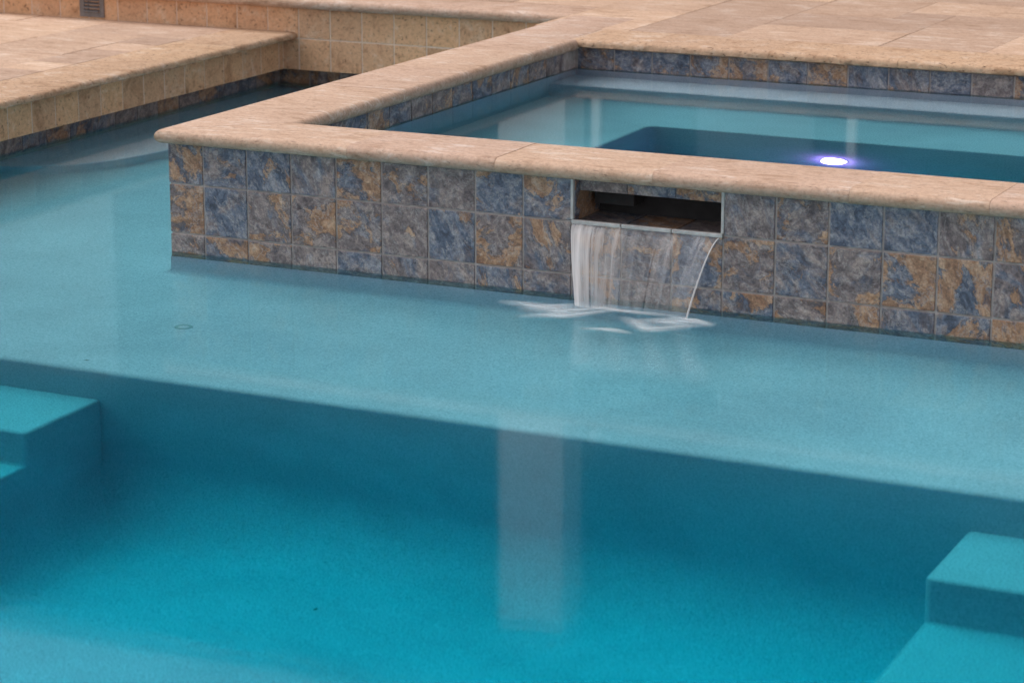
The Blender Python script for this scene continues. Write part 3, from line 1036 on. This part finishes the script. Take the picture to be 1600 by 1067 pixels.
# ------------------------------------------------------------------ small things in the pool
cap = tag(empty('umbrella_sleeve'), 'small round sleeve fitting on the pale shelf floor', 'fitting')
mb = MB()
cx_, cy_ = 1.78, -3.62
vs, fs = [], []
for (r_, z) in ((0.17, 0.0), (0.16, 0.035), (0.11, 0.035), (0.10, 0.012)):
    for a in range(20):
        vs.append((cx_ + r_ * math.cos(2 * math.pi * a / 20), cy_ + r_ * math.sin(2 * math.pi * a / 20), SHELF + z))
for r_i in range(3):
    for a in range(20):
        fs.append((r_i * 20 + a, r_i * 20 + (a + 1) % 20, (r_i + 1) * 20 + (a + 1) % 20, (r_i + 1) * 20 + a))
mb.add(vs, fs)
link('rim', mb.mesh('rim', smooth=40), M['ring'], cap)
mb = MB()
mb.add([(cx_ + 0.105 * math.cos(2 * math.pi * a / 20), cy_ + 0.105 * math.sin(2 * math.pi * a / 20), SHELF + 0.014) for a in range(20)], [tuple(range(20))])
link('plug', mb.mesh('plug'), M['plaster'], cap)

for (x, y, z, a, lab) in ((1.52, -6.38, SHELF + 0.01, 20, 'tiny brown leaf scrap near the edge of the shelf'), (7.9, -9.5, FLOOR + 0.02, 70, 'tiny brown leaf scrap on the deep pool floor')):
    mb = MB()
    pts = [(-0.09, 0, 0), (-0.03, 0.035, 0.012), (0.05, 0.03, 0.016), (0.1, 0, 0.004), (0.04, -0.03, 0.014), (-0.04, -0.03, 0.01), (0, 0, 0.0)]
    c_, s_ = math.cos(R(a)), math.sin(R(a))
    mb.add([(x + 0.6 * (p[0] * c_ - p[1] * s_), y + 0.6 * (p[0] * s_ + p[1] * c_), z + p[2]) for p in pts], [(6, 0, 5), (6, 5, 4), (6, 4, 3), (6, 3, 2), (6, 2, 1), (6, 1, 0)])
    tag(link('leaf_scrap', mb.mesh('leaf_scrap'), M['leaf']), lab, 'leaf', 'leaf scraps under water')

# ------------------------------------------------------------------ the house and posts the water mirrors
dz = ZC - 0.05
house = tag(empty('patio_house'), 'brown patio house with white column mirrored in the water', 'house')
mb = MB(); mb.box(-46, 60, 64, 66, dz, 26.5)
hw = link('wall', mb.mesh('wall'), M['stucco'], house)
mb = MB(); mb.box(-110, -46.02, 64.2, 66, dz, 23.0)
link('added_veil_wall', mb.mesh('added_veil_wall'), M['veil'], house)  # unseen pale wall, added to soften the sky mirrored in the water at left
mb = MB(); mb.box(-15.0, -9.6, 63.9, 64.02, dz, dz + 14.0)
hd = link('door', mb.mesh('door'), M['doorpale'], house)
mb = MB(); mb.box(-12.5, -12.3, 63.78, 63.9, dz + 6, dz + 7)
link('handle', mb.mesh('handle'), M['bronze'], hd)
beam_b = 3.83 / U + ZW
fas_t = 4.33 / U + ZW
mb = MB(); mb.box(-95, 62, 43.2, 45.6, beam_b, fas_t - 0.8)
link('beam', mb.mesh('beam'), M['wood'], house)
mb = MB()
mb.add([(-97, 42.2, fas_t - 0.8), (64, 42.2, fas_t - 0.8), (64, 42.2, fas_t), (-97, 42.2, fas_t), (-97, 92, fas_t - 0.8), (64, 92, fas_t - 0.8), (64, 92, fas_t), (-97, 92, fas_t), (-80, 67, fas_t + 6), (47, 67, fas_t + 6)],
       [(0, 1, 2, 3), (0, 4, 5, 1), (4, 7, 6, 5), (3, 2, 9, 8), (6, 7, 8, 9), (0, 3, 8, 7, 4), (1, 5, 6, 9, 2)])
link('roof', mb.mesh('roof', recalc=True), M['roof'], house)
for (cx_, ww) in ((-13.4, 2.7), (-80.0, 2.7), (48.0, 2.7)):
    mb = MB()
    mb.box(cx_ - ww / 2, cx_ + ww / 2, 43.5, 45.2, dz, beam_b)
    mb.box(cx_ - ww / 2 - 0.15, cx_ + ww / 2 + 0.15, 43.35, 45.35, dz, dz + 1.0)
    link('column', mb.mesh('column'), M['stucco_white'], house)
for (px, py, ph, pw, lab) in ((-10.55, 43.0, 14.0, 0.30, 'slim pale post beside the white house column'), (-0.9, 43.0, 13.0, 0.3, 'slim pale post to the right, seen mirrored in the spa')):
    po = tag(empty('slim_post'), lab, 'post', 'slim posts on the upper deck')
    mb = MB(); mb.box(px - pw / 2, px + pw / 2, py - pw / 2, py + pw / 2, dz + 0.25, dz + ph)
    link('shaft', mb.mesh('shaft'), M['stucco_white'], po)
    mb = MB(); mb.box(px - pw, px + pw, py - pw, py + pw, dz, dz + 0.25)
    link('base', mb.mesh('base'), M['bronze'], po)
